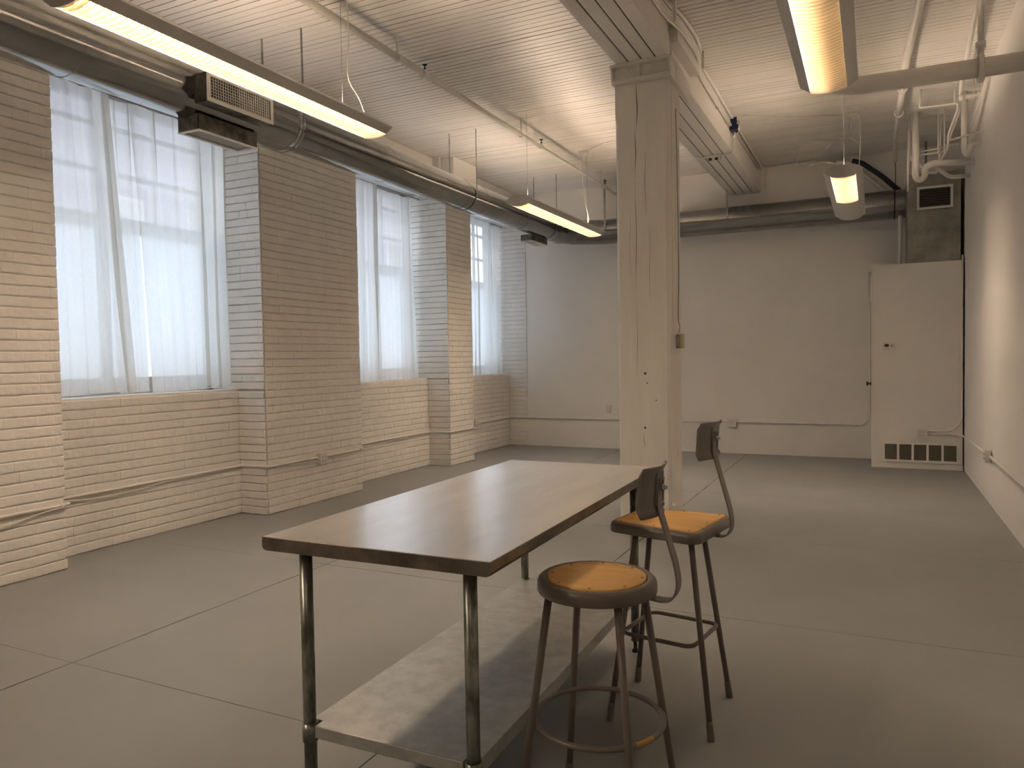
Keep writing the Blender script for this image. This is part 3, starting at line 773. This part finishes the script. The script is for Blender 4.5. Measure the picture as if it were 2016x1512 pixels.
cordrun('white power cord from the ceiling box to the far left pendant light', [(-3.40, 9.19, ZC-.02), (-3.40, 9.2, 3.85), (-3.40, 9.28, 3.50), (-3.40, 9.42, 3.30), (-3.42, 9.40, 3.215)])
cordrun('white power cord from the ceiling box to the far right pendant light', [(-.16, 9.30, ZC-.02), (-.13, 9.28, 4.05), (-.13, 9.28, 3.7), (-.16, 9.20, 3.3), (-.18, 9.15, 3.142)])
cordrun('grey loose cable looping below the ceiling beside the far right pendant light', [(-.24, 9.3, 4.11), (-.20, 9.3, 4.0), (-.26, 9.3, 3.88), (-.45, 9.3, 3.88), (-.62, 9.3, 3.90), (-.78, 9.3, 3.82), (-.80, 9.3, 3.70), (-.70, 9.3, 3.62), (-.58, 9.3, 3.66), (-.45, 9.3, 3.82), (-.30, 9.3, 3.90), (-.18, 9.3, 3.84), (-.10, 9.3, 3.74)], .004, m_wire)
cordrun('thin wire along the ceiling from the far left box toward the beam', [(-3.34, 9.23, ZC-.01), (-3.0, 9.0, ZC-.006), (-2.5, 8.9, ZC-.006), (-1.91, 8.9, ZC-.006)], .003, m_wire)
cordrun('white cable along the ceiling from the blue box to the far right box', [(-1.40, 8.80, 4.02), (-1.37, 8.78, 4.10), (-1.30, 8.78, ZC-.006), (-1.0, 8.98, ZC-.006), (-.62, 9.18, ZC-.006), (-.27, 9.32, ZC-.01)], .005)

# ------------------------------------------------------------------ conduits on the beam side
bx_ = -1.425
def beamrun(k, label, r, z, bulge, y1, end=None):
    pts = [(bx_+r, YREAR+.1, z), (bx_+r, 5.45, z), (bx_+r+.01, 5.68, z), (-1.365+r, 5.92, z), (-1.365+r+bulge*.3, 6.4, z+.01), (-1.37+r, 6.65, z), (-1.435+r, 6.95, z-.005), (-1.445+r, y1, z)]
    if end: pts += end
    MB().tube(rounded(pts, .12), r, 8).build('beam_conduit', m_pipe, **tg(label, 'conduit'))
beamrun(0, 'thickest conduit on the beam side, tight under the ceiling', .017, 4.122, .05, 11.1, [(-1.42, 11.24, 4.11), (-.72, 11.27, 4.125), (-.52, 11.27, 4.10), (-.25, 11.27, 3.96)])
for i, (z, y1) in enumerate(((4.088, 8.62), (4.062, 8.62), (4.036, 10.9), (4.010, 8.62))):
    beamrun(i+1, ['thin conduit on the beam side just below the thickest one', 'second thin conduit below the thickest one on the beam side', 'third thin conduit on the beam side, running on to the back wall', 'lowest thin conduit along the beam side above the splice block'][i], .0095, z, .02, y1)
for i, y_ in enumerate((5.7, 6.75, 7.9)):
    MB().box(-1.36 if y_ < 6.8 else -1.452, -1.338 if y_ < 6.8 else -1.424, y_-.012, y_+.012, 3.99, 4.14).build('conduit_clamp', m_pipe, **tg(('clamp strap over the beam conduits nearest the camera', 'clamp strap over the beam conduits just past the column', 'clamp strap over the beam conduits before the blue box')[i], 'clamp'))
bb = thing('electrical_box', 'open blue electrical box with tangled white wires on the beam side', 'electrical box', (-1.40, 8.78, 4.05))
MB().box(-.045, .03, -.09, -.085, -.06, .07).box(-.045, .03, .055, .06, -.06, .07).box(-.05, -.045, -.09, .06, -.06, .07).box(-.045, .03, -.09, .06, -.065, -.06).build('box', m_blue, bb)
MB().tube(smooth_curve([(0, -.06, .04), (.04, -.03, .0), (.03, 0, -.05), (.05, .02, .03), (.03, .04, -.06), (.045, .05, .02), (.02, .03, -.09)], 6), .006, 6).tube(smooth_curve([(.01, -.07, -.02), (.05, -.02, .05), (.04, .03, -.02), (.03, .04, .05)], 6), .006, 6).build('wires', m_cord, bb)
MB().tube([(-.02, .02, -.065), (-.02, .02, -.15)], .02, 10).build('connector', m_pipe, bb)
run('beam_conduit', [(-1.432, 8.82, 3.92), (-1.432, 8.82, 3.77), (-1.47, 8.90, 3.772), (-1.86, 8.92, 3.772), (-1.91, 8.92, 3.80)], .010, m_pipe, 'conduit dropping from the blue box and crossing under the far beam', 'conduit', .03)
sd = thing('ceiling_socket', 'small white twin socket box under the far beam with dark openings', 'socket', (-1.665, 8.92, 3.783))
MB().box(-.075, .075, -.05, .05, -.05, 0).build('body', m_box, sd, bevel=.006)
for x in (-.035, .035): MB().tube([(x, -.04, -.045), (x, -.045, -.056)], .020, 12).build('socket', m_slot, sd)
# small switch box on the column
sb = thing('switch_box', 'small metal box with a yellowed plate on the right side of the column', 'electrical box', (CX1, 6.13, 1.577))
MB().box(0, .03, -.04, .04, -.055, .055).build('box', m_strap, sb, bevel=.002)
MB().box(.03, .052, -.036, .036, -.058, .060).build('plate', m_yellow, sb, bevel=.002)
MB().tube(smooth_curve([(.012, 0, .055), (.02, .01, .12), (.006, .03, .2), (.006, .05, .5), (.006, .04, 1.2), (.006, .0, 1.9)]), .003, 6).build('wire', m_slat, sb)
run('back_wall_conduit', [(-1.38, YB-.02, 4.10), (-1.38, YB-.02, 3.82)], .010, m_pipe, 'short conduit down the back wall beside the far beam end', 'conduit')
run('back_wall_conduit', [(.262, YB-.012, 4.14), (.272, YB-.012, 4.0), (.272, YB-.012, 3.58)], .006, m_slat, 'thin dark conduit on the back wall above the duct collar', 'conduit')
run('drain_pipe', [(-.45, YB-.05, 4.08), (-.30, YB-.05, 4.05), (.22, YB-.05, 3.55)], .030, m_pvc, 'white pipe slanting down the back wall to the round duct', 'pipe', .06)
run('insulated_pipe', [(-.25, YB-.10, 4.06), (-.14, YB-.11, 4.02), (.12, YB-.10, 3.80), (.33, YB-.08, 3.58)], .032, m_rubber, 'black insulated pipe slanting down the back wall behind the duct', 'pipe', .06)

# ------------------------------------------------------------------ pipes at the right
run('overhead_pipe', [(XR, 5.32, 3.155), (-.10, 5.32, 3.165), (-.245, 5.32, 3.20), (-.245, 5.32, 3.5), (-.245, 5.32, ZC)], .056, m_pipe, 'thick white pipe crossing from the right wall behind the top right light', 'pipe', .14, 18)
hg = MB(); hg.tube([(.583, 5.32, 3.222), (.583, 5.32, ZC)], .017, 10).tube([(.583, 5.32, 3.27), (.583, 5.32, 3.31)], .028, 12)
hh = MB().tube(circle(0, 0, 0, .066, 24), .010, 8, closed=True); hh.v = [(.583+p[2]*1.6, 5.32+p[0], 3.157+p[1]*1.15) for p in hh.v]
hg.add(hh.v, hh.f, True)
hg.build('pipe_hanger', m_pipe, **tg('heavy white clevis hanger holding the thick pipe near the right wall', 'hanger'))
run('long_pipe', [(.50, 0.5, 4.05), (.315, 6.35, 4.05), (.263, 7.6, 4.05), (.262, 8.3, 4.04), (.25, 9.2, 4.03)], .034, m_pipe, 'long white pipe under the ceiling above the thick pipe', 'pipe', .2, 14, fit=[((.262, 8.35, 4.04), (0, 1, 0)), ((.252, 9.15, 4.03), (0, 1, 0))])
run('valve_pipe', [(.25, 9.2, 4.03), (.24, 10.0, 3.99), (.245, 10.3, 3.93), (.25, 10.45, 3.82)], .026, m_greypipe, 'grey pipe end with a nozzle hanging past the long ceiling pipe', 'pipe', .1, 12)
run('slanting_pipe', [(.66, 5.6, 4.06), (.75, 7.74, 4.06), (.77, 8.45, 4.05), (.775, 8.6, 3.98)], .020, m_pipe, 'slim white pipe under the ceiling near the right wall', 'pipe', .1, 10)
run('drain_trap', [(.433, 9.63, ZC), (.433, 9.63, 3.43), (.475, 9.63, 3.385), (.525, 9.63, 3.43), (.53, 9.63, 3.53), (.60, 9.63, 3.56), (XR, 9.63, 3.53)], .036, m_pvc, 'white trap pipe bending to the right wall above the riser', 'pipe', .09, 14)
MB().tube([(.97, 9.63, 3.531), (XR, 9.63, 3.53)], .043, 14).build('wall_sleeve', m_pvc, **tg('white sleeve where the lower trap pipe meets the right wall', 'pipe fitting'))
run('drain_trap', [(.857, 9.12, ZC), (.857, 9.12, 3.55), (.88, 9.12, 3.50), (.905, 9.12, 3.53), (.915, 9.12, 3.60), (XR, 9.12, 3.595)], .030, m_pvc, 'white trap pipe nearer the right wall, higher than the other trap', 'pipe', .05, 14)
run('supply_pipe', [(.432, 8.8, ZC), (.432, 8.8, 3.958), (.765, 8.8, 3.955), (.772, 8.8, 3.90), (.69, 8.8, 3.66), (.685, 8.8, 3.52), (.625, 8.8, 3.40)], .010, m_pipe, 'slim white supply pipe forming a square loop under the ceiling', 'pipe', .02)
run('supply_pipe', [(.447, 8.83, ZC), (.447, 8.83, 3.972), (.775, 8.83, 3.967), (.79, 8.83, 3.88), (.715, 8.83, 3.66), (.700, 8.83, 3.60), (1.0, 8.83, 3.655)], .009, m_pipe, 'slim white supply pipe paired behind the square loop', 'pipe', .02)
run('supply_pipe', [(.382, 9.7, ZC), (.372, 9.7, 3.68), (.72, 9.7, 3.695), (.745, 9.7, 3.74)], .010, m_pipe, 'slim white pipe left of the traps turning right at mid height', 'pipe', .02)
run('supply_pipe', [(.372, 9.75, 4.0), (.366, 9.75, 3.62), (.36, 9.75, 3.3)], .011, m_pipe, 'slim white pipe dropping beside the left trap pipe', 'pipe', .02)
run('supply_pipe', [(.40, 9.72, 3.72), (.86, 9.72, 3.76)], .009, m_pipe, 'slim white horizontal pipe crossing behind the left trap', 'pipe', .02)
run('supply_pipe', [(.43, 9.85, 3.55), (.68, 9.85, 3.585), (.70, 9.85, ZC)], .010, m_pipe, 'slim white pipe behind the trap bend', 'pipe', .02)
run('branch_pipe', [(.65, 10.0, 3.60), (.80, 10.0, 3.46), (XR, 10.0, 3.46)], .024, m_pvc, 'white branch pipe slanting to the right wall above the grille', 'pipe', .05, 12)
run('branch_pipe', [(.40, 10.4, ZC), (.40, 10.4, 3.84), (.60, 10.4, 3.62), (.70, 10.4, 3.62)], .022, m_pvc, 'white branch pipe slanting down behind the left trap', 'pipe', .05, 12)
run('branch_pipe', [(.775, 8.75, 3.985), (.98, 8.75, 4.0)], .022, m_pipe, 'short thick white pipe just under the ceiling at the right wall', 'pipe', .05, 12, fit=[((.80, 8.75, 3.987), (1, 0, 0)), ((.95, 8.75, 3.997), (1, 0, 0))])
run('wall_pipe', [(.965, 8.3, 4.02), (.965, 9.05, 3.80), (.965, 9.6, 3.70)], .016, m_pipe, 'white pipe slanting along the right wall below the ceiling', 'pipe', .05, 10)
run('wall_pipe', [(.975, 8.2, 4.06), (.93, 8.9, 3.86), (.90, 9.5, 3.72)], .013, m_pipe, 'second white pipe slanting beside the right wall', 'pipe', .05, 10)
for i, (x, y_, z0) in enumerate(((.655, 9.63, 3.66), (.715, 9.63, 3.66), (.97, 8.75, 3.92), (.90, 8.75, 3.96), (.74, 8.8, 3.96))):
    MB().tube([(x, y_, z0), (x, y_, ZC)], .006, 6).build('hanger_rod', m_pipe, **tg(['thin hanger rod left of the slanting supply pipes', 'thin hanger rod between the supply pipes and the right trap', 'thin hanger rod touching the right wall pipes', 'thin hanger rod holding the short thick pipe', 'thin hanger rod at the corner of the square pipe loop'][i], 'hanger'))
MB().box(.60, .625, 11.0, 11.02, 3.66, ZC).build('hanger_rod', m_slat, **tg('dark flat hanger behind the riser top', 'hanger'))

# ------------------------------------------------------------------ steel work table
TA = .0147; TX, TY = -1.7314, 1.7433; TL, TW, TH = 1.8504, .8061, .913
tb = thing('work_table', 'long stainless steel work table with a galvanised lower shelf', 'table', (TX, TY, 0), TA)
prof = [(0, TH-.002), (.002, TH), (TW-.002, TH), (TW, TH-.002), (TW, TH-.030), (TW-.004, TH-.039), (TW-.016, TH-.043), (.016, TH-.043), (.004, TH-.039), (0, TH-.030)]
top = MB().box(.002, TW-.002, .002, TL-.002, TH-.0015, TH); 
top.build('tabletop', m_steel, tb)
MB().prism(prof[:1]+[(.0, TH-.0016), (TW, TH-.0016)]+prof[4:], 'y', 0, TL).build('rim', m_steeledge, tb, bevel=.0012)
iu, iv = .106, .078
for u in (iu, TW-iu):
    for w_ in (iv, TL-iv):
        lg = MB().tube([(u, w_, .055), (u, w_, TH-.04)], .0205, 20).build('leg', m_leg, tb)
        MB().tube([(u, w_, .0), (u, w_, .012), (u, w_, .014), (u, w_, .06)], [.016, .016, .010, .010], 12).build('adjustable_foot', m_black, lg)
        MB().tube([(u, w_, .245), (u, w_, .305)], .0245, 20).build('shelf_collar', m_leg, lg)
sh = MB()
ring = [(iu-.012, iv+.028), (iu+.028, iv+.028), (iu+.028, iv-.012), (TW-iu-.028, iv-.012), (TW-iu-.028, iv+.028), (TW-iu+.012, iv+.028),
        (TW-iu+.012, TL-iv-.028), (TW-iu-.028, TL-iv-.028), (TW-iu-.028, TL-iv+.012), (iu+.028, TL-iv+.012), (iu+.028, TL-iv-.028), (iu-.012, TL-iv-.028)]
sh.prism(ring, 'z', .262, .302)
sh.build('lower_shelf', m_shelf, tb, bevel=.003)
MB().box(TW-iu-.004, TW-iu+.0125, iv+.05, TL-iv-.05, .255, .3035).build('shelf_lip', m_shelf, tb, bevel=.002)

# ------------------------------------------------------------------ lab stools
def rrect(hx0, hx1, hyl, hyr, rad, n=6):
    cs = [(hx1-rad, hyr-rad, 0), (hx0+rad, hyl-rad, PI/2), (hx0+rad, -hyl+rad, PI), (hx1-rad, -hyr+rad, 3*PI/2)]
    out = []
    for cx, cy, a0 in cs:
        for k in range(n+1):
            a = a0+PI/2*k/n; out.append((cx+rad*math.cos(a), cy+rad*math.sin(a)))
    return out
def stool(name, label, loc, rz, H, rnd, zback, rz_legs, ring_z, rt_, rb_, byc=0.0, bw=.124, bo=0.0):
    st = thing(name, label, 'stool', loc, rz)
    # local frame: back towards +x
    def outline(off):
        if rnd: return [(( .183+off)*math.cos(2*PI*k/48), (.183+off)*math.sin(2*PI*k/48)) for k in range(48)]
        return rrect(-.200-off, .200+off, .172+off, .208+off, max(.012, .045+off))
    def loft(levels, name_, mat, parent, capT=False, capB=False):
        v = []; f = []; n_ = len(outline(0))
        for off, z in levels: v += [(x, y, z) for x, y in outline(off)]
        for i in range(len(levels)-1):
            for k in range(n_): f.append((i*n_+k, i*n_+(k+1) % n_, (i+1)*n_+(k+1) % n_, (i+1)*n_+k))
        m_ = MB(); m_.add(v, f, True)
        if capT: m_.add([(x, y, levels[-1][1]) for x, y in outline(levels[-1][0])], [tuple(range(n_))])
        if capB: m_.add([(x, y, levels[0][1]) for x, y in outline(levels[0][0])], [tuple(reversed(range(n_)))])
        return m_.build(name_, mat, parent)
    inn = -.030 if rnd else -.020
    loft([(-.012, H-.042), (-.002, H-.042), (0, H-.038), (0, H-.016), (-.003, H-.007), (-.009, H-.001), (-.016, H+.001), (inn+.001, H-.001), (inn-.001, H-.006), (inn-.03, H-.006)], 'seat_pan', m_seatm, st)
    loft([(inn-.02, H-.0058), (-.006, H-.030)], 'pan_underside', m_seatm, st, capT=True)
    loft([(inn, H-.0052), (inn-.0005, H-.0045), (inn-.004, H-.0045)], 'seat_gap', m_seam, st)
    wd = loft([(inn-.002, H-.006), (inn-.002, H+.0015), (inn-.006, H+.0025), (inn-.05, H+.0015), (-.12, H+.0005)], 'seat_board', m_wood, st, capT=True)
    for k in range(8):
        if rnd: a = 2*PI*(k+.3)/8; x, y_ = .138*math.cos(a), .138*math.sin(a)
        else: x, y_ = [(-.15, -.145), (0, -.155), (.15, -.165), (.16, 0), (.15, .165), (0, .155), (-.15, .145), (-.16, 0)][k]
        MB().tube([(x, y_, H+.0005), (x, y_, H+.0034)], .0038, 8).build('screw', m_screw, wd)
    legs = []
    for k in range(4):
        a = rz_legs+k*PI/2; A = Vector((rt_*math.cos(a), rt_*math.sin(a), H-.012)); B = Vector((rb_*math.cos(a), rb_*math.sin(a), .01))
        d = (A-B).normalized()
        lg = MB().tube([B+d*.03, A], [.0112, .0118], 14).build('leg', m_seatm, st)
        MB().tube([Vector((B.x, B.y, 0)), Vector((B.x, B.y, .004)), B+d*.045, B+d*.062], [.0145, .0150, .0140, .0122], 14).build('foot_cap', m_seatm, lg)
    # foot rail inside the legs
    t_ = (H-.012-ring_z)/(H-.022); rl = rt_+(rb_-rt_)*t_-.020
    if rnd:
        MB().tube(circle(0, 0, ring_z, rl, 56), .0085, 10, closed=True).build('foot_ring', m_seatm, st)
        arc_ = [((rl+.001)*math.cos(a), (rl+.001)*math.sin(a), ring_z+.0012) for a in [(-38+3*q)*PI/180 for q in range(9)]]
        MB().tube(arc_, [.0002]+[.0082]*7+[.0002], 10).build('worn_patch', m_worn, st)
    else:
        q = rl*.7071+.004; c_ = math.atan2(1, 1)
        pts = rrect(-q, q, q, q, .04); MB().tube([(x, y_, ring_z) for x, y_ in pts], .0085, 10, closed=True).build('foot_rail', m_seatm, st)
    # flat bar from under the seat up to the backrest
    ax = [(.10, H-.047), (.17, H-.050), (.205, H-.052), (.232, H-.043), (.247, H-.015), (.249, H+.02), (.240, H+.07), (.186, zback-.075), (.180, zback-.05), (.188, zback+.035)]
    P = smooth_curve([(x, 0, z) for x, z in ax[:7]], 5)+[Vector((x+bo, 0, z)) for x, z in ax[7:]]
    wd_, t2 = .021, .0028; v = []; f = []
    for i, p in enumerate(P):
        tgt = (P[min(i+1, len(P)-1)]-P[max(i-1, 0)]).normalized(); nm = Vector((tgt.z, 0, -tgt.x))
        for sy, sn in ((-1, -1), (1, -1), (1, 1), (-1, 1)): v.append((p.x+nm.x*t2*sn, byc+sy*wd_, p.z+nm.z*t2*sn))
    for i in range(len(P)-1):
        for k in range(4): f.append((i*4+k, i*4+(k+1) % 4, (i+1)*4+(k+1) % 4, (i+1)*4+k))
    f.append((3, 2, 1, 0)); o_ = (len(P)-1)*4; f.append((o_, o_+1, o_+2, o_+3))
    m_ = MB(); m_.add(v, f); m_.build('back_strap', m_seatm, st, bevel=.0008)
    # curved backrest panel, concave towards the sitter, rolled edges
    nu, nv = 22, 8; hz = .074; v = []; f = []
    def bp(u, w_, off):
        y_ = bw*u; z = hz*w_
        cr_ = min(1, max(0, (abs(u)-.86)/.14)); z *= (1-.13*cr_*cr_)
        ez = max(abs(w_), 0); roll = .010*max(0, (ez-.8)/.2)**2+.008*max(0, (abs(u)-.92)/.08)**2
        x = .176-.034*(abs(u)**2.0)+.10*(z+hz)*.8*.12/.071*.5 + roll + off + bo
        return (x, byc+y_, zback+z)
    for s, off in ((0, 0), (1, -.0025)):
        for j in range(nv+1):
            for i in range(nu+1): v.append(bp(-1+2*i/nu, -1+2*j/nv, off))
    N = (nv+1)*(nu+1)
    for j in range(nv):
        for i in range(nu):
            a = j*(nu+1)+i; f.append((a, a+1, a+nu+2, a+nu+1)); f.append((N+a, N+a+nu+1, N+a+nu+2, N+a+1))
    for i in range(nu):
        f.append((i, N+i, N+i+1, i+1)); a = nv*(nu+1)+i; f.append((a, a+1, N+a+1, N+a))
    for j in range(nv):
        a = j*(nu+1); f.append((a, a+nu+1, N+a+nu+1, N+a)); a += nu; f.append((a, N+a, N+a+nu+1, a+nu+1))
    m_ = MB(); m_.add(v, f, True); bk = m_.build('backrest', m_seatm, st)
    MB().box(.172+bo, .186+bo, byc-.032, byc+.032, zback-.045, zback+.055).build('bracket', m_seatm, bk, bevel=.004)
    MB().box(.1905+bo, .1918+bo, byc-.003, byc+.003, zback-.03, zback+.03).build('bolt_slot', m_slot, bk)
    MB().tube([(.186+bo, byc, zback+.008), (.196+bo, byc, zback+.008), (.197+bo, byc, zback+.008), (.204+bo, byc, zback+.008)], [.010, .010, .0055, .0055], 8).build('wing_bolt', m_wire, bk)
    return st
stool('round_stool', 'round lab stool with varnished plywood seat at the near end of the table', (-.762, 2.140, 0), math.radians(-3), .79, True, 1.066, math.radians(45), .352, .150, .272, .02, .115, .014)
stool('square_stool', 'square seated lab stool with plywood seat and backrest, beyond the round one', (-.752, 3.010, 0), math.radians(-9), .79, False, 1.122, math.radians(54), .335, .150, .283, .03)
